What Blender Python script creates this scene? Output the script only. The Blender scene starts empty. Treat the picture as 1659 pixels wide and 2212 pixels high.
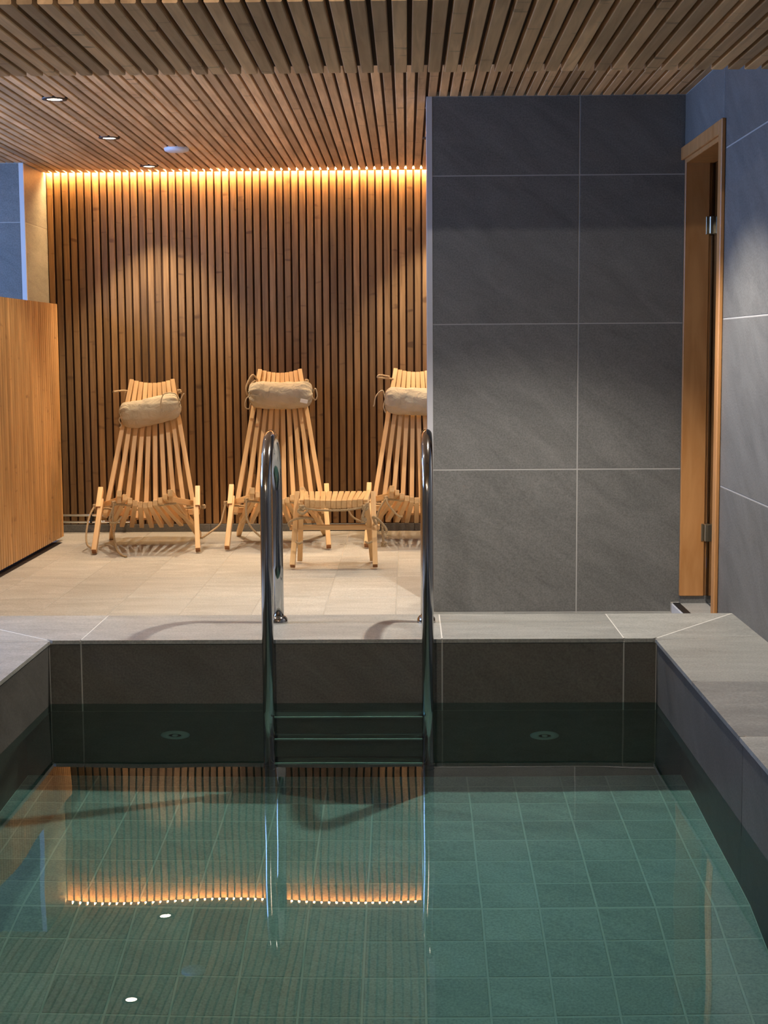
import bpy, bmesh, math, random
from mathutils import Matrix, Vector

random.seed(7)
C = bpy.context.scene.collection
SC = bpy.context.scene

# ------------------------------------------------------------------ camera
F_PX, IMG_W, IMG_H = 3250.0, 1659, 2212
PITCH, YAW, ROLL, CAM_Z = 0.1075, -0.0159, -0.0066, 0.9235
cp, sp, cy, sy, cr, sr = math.cos(PITCH), math.sin(PITCH), math.cos(YAW), math.sin(YAW), math.cos(ROLL), math.sin(ROLL)
fw = Vector((sy * cp, cy * cp, -sp)); rt = Vector((cy, -sy, 0)); up = rt.cross(fw)
r2 = rt * cr + up * sr; u2 = up * cr - rt * sr
camd = bpy.data.cameras.new('camera'); cam = bpy.data.objects.new('camera', camd); C.objects.link(cam)
camd.sensor_fit = 'HORIZONTAL'; camd.sensor_width = 36.0; camd.lens = F_PX / IMG_W * 36.0
camd.clip_start = 0.05
m = Matrix((r2, u2, -fw)).transposed().to_4x4(); m.translation = (0, 0, CAM_Z); cam.matrix_world = m
SC.camera = cam

# ------------------------------------------------------------------ world, light, exposure
SC.view_settings.view_transform = 'Standard'; SC.view_settings.look = 'None'
SC.view_settings.gamma = 1.0; SC.view_settings.use_curve_mapping = False
SC.view_settings.exposure = 0.12
SC.cycles.adaptive_threshold = 0.02; SC.cycles.max_bounces = 8; SC.cycles.diffuse_bounces = 4; SC.cycles.glossy_bounces = 4; SC.cycles.transmission_bounces = 6
w = bpy.data.worlds.new('world'); SC.world = w; w.use_nodes = True
w.node_tree.nodes['Background'].inputs[0].default_value = (0.25, 0.42, 0.8, 1)
w.node_tree.nodes['Background'].inputs[1].default_value = 0.6

WIN_X, WIN_Y0, WIN_Y1, WIN_Z0, WIN_Z1 = -3.4, 4.2, 7.4, 1.12, 1.86
wl = bpy.data.lights.new('window_daylight', 'AREA'); wl.shape = 'RECTANGLE'
wl.size = WIN_Y1 - WIN_Y0; wl.size_y = WIN_Z1 - WIN_Z0
wl.energy = 118.0; wl.color = (0.25, 0.47, 1.0)
wlo = bpy.data.objects.new('window_daylight', wl); C.objects.link(wlo)
wlo.matrix_world = Matrix(((0, 0, -1, WIN_X + 0.03), (-1, 0, 0, (WIN_Y0 + WIN_Y1) / 2), (0, 1, 0, (WIN_Z0 + WIN_Z1) / 2), (0, 0, 0, 1)))

SPOT_W = 46.0            # lounge downlights
POOL_W = 150.0            # downlights beside the pool
NEAR_W = 2.0            # downlights over the near half of the pool
LED_STRENGTH = 330.0
BULB_W = 74.0

# ------------------------------------------------------------------ dimensions (metres; coping top is z = 0)
XL, XR, YC, ZW = -1.158, 0.7944, 4.757, -0.2094
XW, YP, XPL, XG = 1.131, 6.2425, 0.105, 0.704
YB, ZF, ZC = 8.779, -0.1343, 1.9416
WB = 0.450                     # width of the back coping
YO = YC + WB                   # outer edge of the back coping
XLO = -1.65                    # outer edge of the left coping
Z1 = 1.6247                    # highest wall tile joint
PITCH_S, SLAT_W = 0.0441, 0.0330
XBL = -2.074
Y_NEAR = 1.2                   # near end of the pool
ROOM_X0, ROOM_Y0 = -3.4, -1.5
Z_LOW, Y_LOW, Y_LOW0 = 1.655, 4.10, 3.27     # soffit crossing above the pool

# ------------------------------------------------------------------ helpers
def tag(o, label=None, cat=None, group=None, kind=None):
    if label: o['label'] = label
    if cat: o['category'] = cat
    if group: o['group'] = group
    if kind: o['kind'] = kind
    return o

def mesh_of(name, verts, faces, smooth=False):
    me = bpy.data.meshes.new(name); me.from_pydata([tuple(v) for v in verts], [], faces); me.update()
    if smooth:
        for p in me.polygons: p.use_smooth = True
    return me

def link(name, me, mat=None, parent=None, mw=None):
    o = bpy.data.objects.new(name, me); C.objects.link(o)
    if mat is not None and me is not None and len(me.materials) == 0: me.materials.append(mat)
    if mw is not None: o.matrix_world = mw
    if parent is not None:
        o.parent = parent
    return o

def empty(name, loc, rz=0.0):
    o = bpy.data.objects.new(name, None); C.objects.link(o); o.location = loc; o.rotation_euler = (0, 0, rz)
    o.empty_display_size = 0.1
    return o

class MB:
    """collects vertices and faces of one mesh"""
    def __init__(s): s.v = []; s.f = []; s.sm = []
    def add(s, vs, fs, smooth=False):
        n = len(s.v); s.v += [tuple(p) for p in vs]; s.f += [tuple(i + n for i in f) for f in fs]; s.sm += [smooth] * len(fs)
    def box(s, x0, x1, y0, y1, z0, z1):
        s.add([(x0, y0, z0), (x1, y0, z0), (x1, y1, z0), (x0, y1, z0), (x0, y0, z1), (x1, y0, z1), (x1, y1, z1), (x0, y1, z1)],
              [(0, 3, 2, 1), (4, 5, 6, 7), (0, 1, 5, 4), (1, 2, 6, 5), (2, 3, 7, 6), (3, 0, 4, 7)])
    def cbox(s, x0, x1, y0, y1, z0, z1, b):
        bm = bmesh.new(); bmesh.ops.create_cube(bm, size=1.0)
        for v in bm.verts: v.co = Vector(((x0 + x1) / 2 + v.co.x * (x1 - x0), (y0 + y1) / 2 + v.co.y * (y1 - y0), (z0 + z1) / 2 + v.co.z * (z1 - z0)))
        bmesh.ops.bevel(bm, geom=bm.edges[:], offset=b, segments=1, affect='EDGES', profile=0.5)
        bm.verts.index_update(); s.add([v.co.copy() for v in bm.verts], [[v.index for v in f.verts] for f in bm.faces]); bm.free()
    def prism(s, pts, z0, z1):
        n = len(pts); vs = [(x, y, z0) for x, y in pts] + [(x, y, z1) for x, y in pts]
        s.add(vs, [tuple(range(n - 1, -1, -1)), tuple(range(n, 2 * n))] + [(i, (i + 1) % n, n + (i + 1) % n, n + i) for i in range(n)])
    def tube(s, pts, r, n=10, closed=False, caps=True):
        pts = [Vector(p) for p in pts]; N = len(pts); rings = []
        t0 = (pts[1] - pts[0]).normalized(); a = Vector((0, 0, 1)) if abs(t0.z) < .9 else Vector((1, 0, 0)); nrm = (a - t0 * a.dot(t0)).normalized()
        vs = []
        for i, p in enumerate(pts):
            if closed: t = (pts[(i + 1) % N] - pts[i - 1]).normalized()
            else: t = (pts[min(i + 1, N - 1)] - pts[max(i - 1, 0)]).normalized()
            nrm = (nrm - t * nrm.dot(t)).normalized(); b = t.cross(nrm)
            rr = r[i] if isinstance(r, (list, tuple)) else r
            for k in range(n):
                an = 2 * math.pi * k / n; vs.append(p + (nrm * math.cos(an) + b * math.sin(an)) * rr)
        fs = []
        for i in range(N if closed else N - 1):
            j = (i + 1) % N
            for k in range(n): fs.append((i * n + k, i * n + (k + 1) % n, j * n + (k + 1) % n, j * n + k))
        s.add(vs, fs, True)
        if caps and not closed:
            b0 = len(s.v) - len(vs)
            s.f.append(tuple(b0 + k for k in range(n - 1, -1, -1))); s.sm.append(False)
            s.f.append(tuple(b0 + (N - 1) * n + k for k in range(n))); s.sm.append(False)
    def lathe(s, prof, n=32, axis='Z', center=(0, 0, 0)):
        vs = []
        for r, h in prof:
            for k in range(n):
                a = 2 * math.pi * k / n; c, d = r * math.cos(a), r * math.sin(a)
                p = {'Z': (c, d, h), 'Y': (c, h, d), 'X': (h, c, d)}[axis]
                vs.append((p[0] + center[0], p[1] + center[1], p[2] + center[2]))
        fs = []
        for i in range(len(prof) - 1):
            for k in range(n):
                q = (i * n + k, i * n + (k + 1) % n, (i + 1) * n + (k + 1) % n, (i + 1) * n + k)
                fs.append(q if axis != 'Y' else q[::-1])
        s.add(vs, fs, True)
    def mesh(s, name):
        me = bpy.data.meshes.new(name); me.from_pydata(s.v, [], s.f); me.update()
        for p, k in zip(me.polygons, s.sm): p.use_smooth = k
        return me
    def build(s, name, mat, parent=None, mw=None): return link(name, s.mesh(name), mat, parent, mw)

# ------------------------------------------------------------------ materials
def new_mat(name):
    mt = bpy.data.materials.new(name); mt.use_nodes = True; nt = mt.node_tree
    return mt, nt, nt.nodes['Principled BSDF'], nt.nodes, nt.links

def simple(name, col, rough=0.5, metal=0.0, spec=0.5):
    mt, nt, b, N, L = new_mat(name)
    b.inputs['Base Color'].default_value = (*col, 1); b.inputs['Roughness'].default_value = rough
    b.inputs['Metallic'].default_value = metal; b.inputs['Specular IOR Level'].default_value = spec
    return mt

def emitter(name, col, strength):
    mt, nt, b, N, L = new_mat(name); N.remove(b)
    e = N.new('ShaderNodeEmission'); e.inputs[0].default_value = (*col, 1); e.inputs[1].default_value = strength
    L.new(e.outputs[0], N['Material Output'].inputs[0]); return mt

def node(N, typ, **kw):
    n = N.new(typ)
    for k, v in kw.items(): setattr(n, k, v)
    return n

def coords(N, L, spread=60.0):
    """object coordinates shifted by the object's own random number"""
    tc = N.new('ShaderNodeTexCoord'); oi = N.new('ShaderNodeObjectInfo')
    mul = node(N, 'ShaderNodeMath', operation='MULTIPLY'); mul.inputs[1].default_value = spread
    L.new(oi.outputs['Random'], mul.inputs[0])
    add = node(N, 'ShaderNodeVectorMath', operation='ADD'); L.new(tc.outputs['Object'], add.inputs[0])
    cmb = N.new('ShaderNodeCombineXYZ')
    for i in range(3): L.new(mul.outputs[0], cmb.inputs[i])
    L.new(cmb.outputs[0], add.inputs[1])
    return add.outputs[0], oi.outputs['Random']

def ramp(N, stops):
    r = N.new('ShaderNodeValToRGB'); e = r.color_ramp.elements
    while len(e) < len(stops): e.new(0.5)
    for el, (p, c) in zip(e, stops): el.position = p; el.color = (*c, 1) if len(c) == 3 else c
    return r

def stone(name, dark, light, rough=0.5, tone=0.25, streak=(1.6, 5.0, 4.0), spec=0.4, rot=0.6):
    mt, nt, b, N, L = new_mat(name)
    co, rnd = coords(N, L)
    mp0 = N.new('ShaderNodeMapping'); mp0.inputs['Rotation'].default_value = (0, 0, rot); L.new(co, mp0.inputs[0])
    mp = N.new('ShaderNodeMapping'); mp.inputs['Scale'].default_value = streak; L.new(mp0.outputs[0], mp.inputs[0])
    n1 = N.new('ShaderNodeTexNoise'); n1.inputs['Scale'].default_value = 2.2; n1.inputs['Detail'].default_value = 9; n1.inputs['Roughness'].default_value = 0.68; n1.inputs['Distortion'].default_value = 0.6
    L.new(mp.outputs[0], n1.inputs['Vector'])
    n2 = N.new('ShaderNodeTexNoise'); n2.inputs['Scale'].default_value = 160; n2.inputs['Detail'].default_value = 3
    L.new(co, n2.inputs['Vector'])
    r1 = ramp(N, [(0.25, dark), (0.78, light)]); L.new(n1.outputs[0], r1.inputs[0])
    mx = node(N, 'ShaderNodeMix', data_type='RGBA', blend_type='OVERLAY'); mx.inputs[0].default_value = 0.5
    L.new(r1.outputs[0], mx.inputs[6]); L.new(n2.outputs[0], mx.inputs[7])
    mr = N.new('ShaderNodeMapRange'); mr.inputs[3].default_value = 1 - tone; mr.inputs[4].default_value = 1 + tone
    L.new(rnd, mr.inputs[0])
    vm = node(N, 'ShaderNodeVectorMath', operation='SCALE'); L.new(mx.outputs[2], vm.inputs[0]); L.new(mr.outputs[0], vm.inputs['Scale'])
    L.new(vm.outputs[0], b.inputs['Base Color'])
    b.inputs['Roughness'].default_value = rough; b.inputs['Specular IOR Level'].default_value = spec
    ad = node(N, 'ShaderNodeMath', operation='ADD'); L.new(n1.outputs[0], ad.inputs[0])
    m2 = node(N, 'ShaderNodeMath', operation='MULTIPLY'); m2.inputs[1].default_value = 0.25; L.new(n2.outputs[0], m2.inputs[0]); L.new(m2.outputs[0], ad.inputs[1])
    bp = N.new('ShaderNodeBump'); bp.inputs['Strength'].default_value = 0.25; bp.inputs['Distance'].default_value = 0.004
    L.new(ad.outputs[0], bp.inputs['Height']); L.new(bp.outputs[0], b.inputs['Normal'])
    return mt

def wood(name, a, c, knot=(0.05, 0.02, 0.008), rough=0.55, tone=0.28, marks=True, grain=1.0):
    """a, c: darker and lighter grain colours; the grain runs along local Z"""
    mt, nt, b, N, L = new_mat(name)
    co, rnd = coords(N, L)
    mp = N.new('ShaderNodeMapping'); mp.inputs['Scale'].default_value = (38 * grain, 38 * grain, 2.2); L.new(co, mp.inputs[0])
    n1 = N.new('ShaderNodeTexNoise'); n1.inputs['Scale'].default_value = 1.5; n1.inputs['Detail'].default_value = 6; n1.inputs['Distortion'].default_value = 0.8; L.new(mp.outputs[0], n1.inputs['Vector'])
    r1 = ramp(N, [(0.28, a), (0.72, c)]); L.new(n1.outputs[0], r1.inputs[0])
    col = r1.outputs[0]
    if marks:
        mp2 = N.new('ShaderNodeMapping'); mp2.inputs['Scale'].default_value = (7, 7, 24.0); L.new(co, mp2.inputs[0])
        n2 = N.new('ShaderNodeTexNoise'); n2.inputs['Scale'].default_value = 0.9; n2.inputs['Detail'].default_value = 1.5; n2.inputs['Distortion'].default_value = 0.5; L.new(mp2.outputs[0], n2.inputs['Vector'])
        r2_ = ramp(N, [(0.66, (0, 0, 0)), (0.76, (1, 1, 1))]); L.new(n2.outputs[0], r2_.inputs[0])
        sc_ = node(N, 'ShaderNodeMath', operation='MULTIPLY'); sc_.inputs[1].default_value = 0.55; L.new(r2_.outputs[0], sc_.inputs[0])
        mx = node(N, 'ShaderNodeMix', data_type='RGBA'); L.new(sc_.outputs[0], mx.inputs[0]); L.new(col, mx.inputs[6]); mx.inputs[7].default_value = (*knot, 1)
        col = mx.outputs[2]
        # slow change of tone along the board
        mp3 = N.new('ShaderNodeMapping'); mp3.inputs['Scale'].default_value = (3, 3, 1.6); L.new(co, mp3.inputs[0])
        n3 = N.new('ShaderNodeTexNoise'); n3.inputs['Scale'].default_value = 1.0; n3.inputs['Detail'].default_value = 2; L.new(mp3.outputs[0], n3.inputs['Vector'])
        mr3 = N.new('ShaderNodeMapRange'); mr3.inputs[1].default_value = 0.3; mr3.inputs[2].default_value = 0.7; mr3.inputs[3].default_value = 0.78; mr3.inputs[4].default_value = 1.18; L.new(n3.outputs[0], mr3.inputs[0])
        v3 = node(N, 'ShaderNodeVectorMath', operation='SCALE'); L.new(col, v3.inputs[0]); L.new(mr3.outputs[0], v3.inputs['Scale']); col = v3.outputs[0]
    mr = N.new('ShaderNodeMapRange'); mr.inputs[3].default_value = 1 - tone; mr.inputs[4].default_value = 1 + tone; L.new(rnd, mr.inputs[0])
    vm = node(N, 'ShaderNodeVectorMath', operation='SCALE'); L.new(col, vm.inputs[0]); L.new(mr.outputs[0], vm.inputs['Scale'])
    L.new(vm.outputs[0], b.inputs['Base Color']); b.inputs['Roughness'].default_value = rough; b.inputs['Specular IOR Level'].default_value = 0.35
    bp = N.new('ShaderNodeBump'); bp.inputs['Strength'].default_value = 0.15; bp.inputs['Distance'].default_value = 0.002
    L.new(n1.outputs[0], bp.inputs['Height']); L.new(bp.outputs[0], b.inputs['Normal'])
    return mt

def fabric(name, col):
    mt, nt, b, N, L = new_mat(name); tc = N.new('ShaderNodeTexCoord')
    n = N.new('ShaderNodeTexNoise'); n.inputs['Scale'].default_value = 9; n.inputs['Detail'].default_value = 4; L.new(tc.outputs['Object'], n.inputs['Vector'])
    r = ramp(N, [(0.3, tuple(c * .82 for c in col)), (0.7, tuple(min(1, c * 1.12) for c in col))]); L.new(n.outputs[0], r.inputs[0])
    L.new(r.outputs[0], b.inputs['Base Color']); b.inputs['Roughness'].default_value = 0.95; b.inputs['Specular IOR Level'].default_value = 0.1
    wv = N.new('ShaderNodeTexNoise'); wv.inputs['Scale'].default_value = 420; L.new(tc.outputs['Object'], wv.inputs['Vector'])
    wk = N.new('ShaderNodeTexNoise'); wk.inputs['Scale'].default_value = 26; wk.inputs['Detail'].default_value = 3; wk.inputs['Distortion'].default_value = 1.6; L.new(tc.outputs['Object'], wk.inputs['Vector'])
    b0 = N.new('ShaderNodeBump'); b0.inputs['Strength'].default_value = 0.55; b0.inputs['Distance'].default_value = 0.012; L.new(wk.outputs[0], b0.inputs['Height'])
    bp = N.new('ShaderNodeBump'); bp.inputs['Strength'].default_value = 0.35; bp.inputs['Distance'].default_value = 0.001; L.new(wv.outputs[0], bp.inputs['Height']); L.new(b0.outputs[0], bp.inputs['Normal']); L.new(bp.outputs[0], b.inputs['Normal'])
    return mt

def rope_mat():
    mt, nt, b, N, L = new_mat('jute_rope'); tc = N.new('ShaderNodeTexCoord')
    wv = N.new('ShaderNodeTexNoise'); wv.inputs['Scale'].default_value = 300; wv.inputs['Detail'].default_value = 3; L.new(tc.outputs['Object'], wv.inputs['Vector'])
    r = ramp(N, [(0.3, (0.30, 0.20, 0.10)), (0.7, (0.58, 0.44, 0.27))]); L.new(wv.outputs[0], r.inputs[0]); L.new(r.outputs[0], b.inputs['Base Color'])
    b.inputs['Roughness'].default_value = 0.9
    bp = N.new('ShaderNodeBump'); bp.inputs['Strength'].default_value = 0.5; bp.inputs['Distance'].default_value = 0.002; L.new(wv.outputs[0], bp.inputs['Height']); L.new(bp.outputs[0], b.inputs['Normal'])
    return mt

M = {}
M['tile'] = stone('dark_slate_tile', (0.122, 0.121, 0.114), (0.200, 0.197, 0.185), rough=0.5, tone=0.08)
M['coping'] = stone('grey_slate_tile', (0.235, 0.236, 0.216), (0.41, 0.407, 0.372), rough=0.45, tone=0.14, rot=0.1)
M['coping_dark'] = stone('darker_slate_tile', (0.165, 0.163, 0.152), (0.285, 0.28, 0.26), rough=0.45, tone=0.04, rot=0.1)
M['floor_tile'] = stone('light_slate_tile', (0.35, 0.345, 0.315), (0.57, 0.56, 0.525), rough=0.45, tone=0.07, streak=(1.6, 6.0, 5.0), rot=0.03)
M['pool_tile'] = stone('pool_floor_tile', (0.35, 0.365, 0.345), (0.50, 0.515, 0.485), rough=0.5, tone=0.09)
M['pool_wall'] = stone('pool_wall_tile', (0.085, 0.08, 0.07), (0.14, 0.132, 0.118), rough=0.5, tone=0.08)
M['grout'] = simple('light_grout', (0.40, 0.39, 0.37), 0.9)
M['grout_coping'] = simple('pale_coping_grout', (0.62, 0.60, 0.55), 0.9)
M['grout_floor'] = simple('floor_grout', (0.40, 0.38, 0.34), 0.9)
M['grout_pool'] = simple('pool_grout', (0.62, 0.62, 0.58), 0.9)
M['slat'] = wood('brown_slat_wood', (0.56, 0.335, 0.165), (0.80, 0.515, 0.275))
M['wall_slat'] = wood('brown_wall_slat_wood', (0.195, 0.101, 0.036), (0.325, 0.180, 0.070))
M['backing'] = simple('dark_brown_backing', (0.055, 0.022, 0.009), 0.9)
M['screen_back_shade'] = simple('brown_panel_groove_shade', (0.20, 0.085, 0.025), 0.6)  # panel brown; on the rib sides it imitates shadow in the grooves
M['screen'] = wood('honey_ribbed_wood', (0.42, 0.21, 0.07), (0.60, 0.34, 0.13), rough=0.45, tone=0.10, knot=(0.2, 0.08, 0.02))
M['alder'] = wood('pale_alder_wood', (0.68, 0.42, 0.19), (0.84, 0.575, 0.30), rough=0.4, tone=0.09, marks=False, grain=0.7)
M['end_grain'] = simple('end_grain', (0.36, 0.155, 0.06), 0.7)
M['door_wood'] = wood('orange_door_wood', (0.46, 0.20, 0.06), (0.62, 0.31, 0.115), rough=0.35, tone=0.05, marks=False, grain=0.35)
M['linen'] = fabric('beige_linen', (0.47, 0.41, 0.30))
M['cord'] = simple('linen_cord', (0.52, 0.42, 0.28), 0.9)
M['tag'] = simple('white_label', (0.85, 0.85, 0.8), 0.6)
M['rope'] = rope_mat()
M['steel'] = simple('polished_steel', (0.55, 0.54, 0.52), 0.10, 1.0)
M['brushed'] = simple('brushed_steel', (0.5, 0.5, 0.48), 0.3, 1.0)
M['step'] = simple('wet_dark_steel', (0.27, 0.275, 0.265), 0.3, 1.0)
M['chrome'] = simple('chrome', (0.85, 0.85, 0.84), 0.08, 1.0)
M['black'] = simple('black_rubber', (0.012, 0.011, 0.011), 0.6)
M['white'] = simple('white_plastic', (0.72, 0.74, 0.80), 0.4)
M['trim'] = simple('light_edge_profile', (0.62, 0.61, 0.62), 0.35)
M['darkring'] = simple('dark_lamp_rim', (0.05, 0.03, 0.022), 0.5)
M['plaster'] = simple('grey_plaster', (0.25, 0.25, 0.25), 0.9)
M['lens'] = emitter('lamp_lens', (1.0, 0.80, 0.58), 30.0)
M['led'] = emitter('warm_led', (1.0, 0.60, 0.25), LED_STRENGTH)
M['jet'] = simple('pool_fitting_plastic', (0.50, 0.53, 0.50), 0.4)
M['hinge'] = simple('bronze_hinge', (0.34, 0.29, 0.20), 0.35, 0.9)

# water: clear dielectric with a faint green tint
wm, nt_, b_, N_, L_ = new_mat('green_water'); M['water'] = wm
b_.inputs['Base Color'].default_value = (0.34, 0.77, 0.70, 1); b_.inputs['Transmission Weight'].default_value = 1.0
b_.inputs['Roughness'].default_value = 0.0; b_.inputs['IOR'].default_value = 1.333
# tinted door glass
gm, nt_, b_, N_, L_ = new_mat('grey_door_glass'); M['glass'] = gm
b_.inputs['Base Color'].default_value = (0.35, 0.36, 0.36, 1); b_.inputs['Transmission Weight'].default_value = 1.0
b_.inputs['Roughness'].default_value = 0.02; b_.inputs['IOR'].default_value = 1.5

def receiver(o):
    o.cycles.is_caustics_receiver = True; return o

# ------------------------------------------------------------------ tile pieces
_tiles = {}
def tile_mesh(wd, ht, t, mat, bev=0.0015):
    k = (round(wd, 4), round(ht, 4), round(t, 4), mat)
    if k not in _tiles:
        a, c = wd / 2, ht / 2
        vs = [(-a, -c, 0), (a, -c, 0), (a, c, 0), (-a, c, 0), (-a, -c, t - bev), (a, -c, t - bev), (a, c, t - bev), (-a, c, t - bev),
              (-a + bev, -c + bev, t), (a - bev, -c + bev, t), (a - bev, c - bev, t), (-a + bev, c - bev, t)]
        fs = [(0, 3, 2, 1)] + [(i, (i + 1) % 4, 4 + (i + 1) % 4, 4 + i) for i in range(4)] + [(4 + i, 4 + (i + 1) % 4, 8 + (i + 1) % 4, 8 + i) for i in range(4)] + [(8, 9, 10, 11)]
        me = mesh_of('tile', vs, fs); me.materials.append(M[mat]); _tiles[k] = me
    return _tiles[k]

def tile(parent, mat, o, u, v, a0, a1, b0, b1, t=0.008, j=0.004, name='tile'):
    """tile on the plane through o spanned by u, v (unit vectors); proud along u x v"""
    u, v, o = Vector(u), Vector(v), Vector(o); n = u.cross(v)
    c = o + u * ((a0 + a1) / 2) + v * ((b0 + b1) / 2)
    mw = Matrix((u, v, n)).transposed().to_4x4(); mw.translation = c
    return link(name, tile_mesh(a1 - a0 - j, b1 - b0 - j, t, mat), None, parent, mw)

def grid(parent, mat, o, u, v, us, vs, t=0.008, j=0.004, rec=False):
    for i in range(len(us) - 1):
        for k in range(len(vs) - 1):
            x = tile(parent, mat, o, u, v, us[i], us[i + 1], vs[k], vs[k + 1], t, j)
            if rec: receiver(x)

def zrows(z0, z1):
    zs = [z1]
    for k in range(6):
        z = Z1 - 0.6 * k
        if z0 + 0.03 < z < z1 - 0.03: zs.append(z)
    zs.append(z0); return zs[::-1]

# ------------------------------------------------------------------ structure: floor
TT = 0.008; GR = 0.0012
mb = MB()
ZS, XS1 = ZF - 0.041, 1.094          # sunken strip in front of the partition
for (x0, x1, y0, y1, zt) in ((ROOM_X0, XPL - .03, YO, 9.0, ZF), (XPL - .03, XW + 1.2, YP + .1, 9.0, ZF), (XS1 + .004, XW + 1.2, YO, YP + .1, ZF), (XPL - .03, XS1 + .004, YO, YP + .1, ZS), (ROOM_X0, XLO, ROOM_Y0, YO, ZF), (XLO, XW, ROOM_Y0, 0.75, ZF)):
    mb.box(x0, x1, y0, y1, ZF - 0.15, zt - 0.001)
floor = mb.build('floor', M['grout_floor']); tag(floor, 'pale stone tiled floor of the lounge behind the pool', kind='structure')
fx = [-0.05 + 0.2915 * k for k in range(-11, 5)]; fx = [x for x in fx if x > -2.6]; fx[-1] = min(fx[-1], XW)
fx = [x for x in fx if x <= XW]; fx += [XW] if XW - fx[-1] > .05 else []
fy = [YO + 0.002, 5.81, 6.395, 6.98, 7.565, 8.15, YB - 0.012]
for i in range(len(fx) - 1):
    for k in range(len(fy) - 1):
        if fx[i] < XBL - 0.1 and fy[k] > 8.1: continue
        x0, x1, y0, y1 = fx[i], fx[i + 1], fy[k], fy[k + 1]
        if x1 > XPL - .03 and y0 < YP + .1:                    # beside or behind the sunken strip
            if x0 < XPL - .03: tile(floor, 'floor_tile', (0, 0, ZF - 0.008), (1, 0, 0), (0, 1, 0), x0, XPL - .03, y0, y1, 0.008, 0.0035)
            continue
        tile(floor, 'floor_tile', (0, 0, ZF - 0.008), (1, 0, 0), (0, 1, 0), x0, x1, y0, y1, 0.008, 0.0035)
for x0, x1 in zip([XPL - .03, .40, .70], [.40, .70, XS1]):
    for y0, y1 in ((YO + .002, 5.81), (5.81, YP)): tile(floor, 'coping', (0, 0, ZS - 0.008), (1, 0, 0), (0, 1, 0), x0, x1, y0, y1, 0.008, 0.0035)
tile(floor, 'floor_tile', (0, 0, ZF - 0.008), (1, 0, 0), (0, 1, 0), XW + .002, XW + .6, 5.49, 6.21, 0.008, 0.0035)

# ------------------------------------------------------------------ structure: pool shell
LIP = ZW - 0.10; REC = 0.09; YREC = 0.03; ZPF = ZW - 0.84
YBRK = 3.79; SLOPE = math.radians(15.6); SL_LEN = 1.35
shell = MB()
# kerb around the basin (coping bed + upper walls)
shell.box(XLO, XW, YC + TT, YO, ZF - 0.15, -0.0006)                 # back
shell.box(XLO, XL - TT, 0.75, YC + TT, ZF - 0.15, -0.0006)          # left
shell.box(XR + TT, XW, 0.75, YC + TT, ZF - 0.15, -0.0006)           # right
shell.box(XL - TT, XR + TT, 0.75, Y_NEAR, ZF - 0.15, -0.0006)       # near
for (x0, x1, y0, y1) in ((XLO, XW, YC + TT, YO), (XLO, XL - TT, 0.75, YC + TT), (XR + TT, XW, 0.75, YC + TT), (XL - TT, XR + TT, 0.75, Y_NEAR)):
    shell.box(x0, x1, y0, y1, LIP, ZF - 0.15)
surround = shell.build('pool_surround', M['grout_coping']); tag(surround, 'tiled kerb and coping around the sunken pool', kind='structure'); receiver(surround)

def poly_piece(name, parent, pts, z0, z1, mat, bev=0.0015):
    mb = MB(); cx = sum(p[0] for p in pts) / len(pts); cyy = sum(p[1] for p in pts) / len(pts)
    mb.prism([(p[0] - cx, p[1] - cyy) for p in pts], 0, z1 - z0)
    return mb.build(name, M[mat], parent, Matrix.Translation((cx, cyy, z0)))

OV = 0.006; J = 0.0022
xi0, xi1, yi = XL + OV, XR - OV, YC - OV          # inner coping edges (overhanging nose)
CZ0 = -0.012
def mit_r(y): return xi1 + (y - yi) * (XW - xi1) / (YO - yi)
def mit_l(y): return xi0 - (y - yi) * (xi0 - XLO) / (YO - yi)
bx = [-1.055, 0.108, 0.690]
back = [[(xi0 + 3 * J, yi), (bx[0] - J, yi), (bx[0] - J, YO), (XLO + 3 * J, YO)],
        [(bx[0] + J, yi), (bx[1] - J, yi), (bx[1] - J, YO), (bx[0] + J, YO)],
        [(bx[1] + J, yi), (bx[2] - J, yi), (bx[2] - J, YO), (bx[1] + J, YO)],
        [(bx[2] + J, yi), (xi1 - 3 * J, yi), (XW - 3 * J, YO), (bx[2] + J, YO)]]
for p in back: poly_piece('coping_tile', surround, p, CZ0, 0, 'coping')
ys = [4.725, 4.125, 3.525, 2.925, 2.325, 1.725, Y_NEAR]
poly_piece('coping_tile', surround, [(xi1, yi - 2 * J), (xi1, ys[0] + J), (XW, ys[0] + .05 + J), (XW, YO - 3 * J)], CZ0, 0, 'coping')
poly_piece('coping_tile', surround, [(XLO, YO - 3 * J), (XLO, ys[0] + J), (xi0, ys[0] + J), (xi0, yi - 2 * J)], CZ0, 0, 'coping')
for a, c in zip(ys[:-1], ys[1:]):
    poly_piece('coping_tile', surround, [(xi1, c + J), (XW, c + J), (XW, a - J + (.05 if a == ys[0] else 0)), (xi1, a - J)], CZ0, 0, 'coping_dark' if a == ys[1] else 'coping')
    poly_piece('coping_tile', surround, [(XLO, c + J), (xi0, c + J), (xi0, a - J), (XLO, a - J)], CZ0, 0, 'coping')
poly_piece('coping_tile', surround, [(XLO, .75), (XW, .75), (XW, Y_NEAR - J), (XLO, Y_NEAR - J)], CZ0, 0, 'coping')

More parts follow.
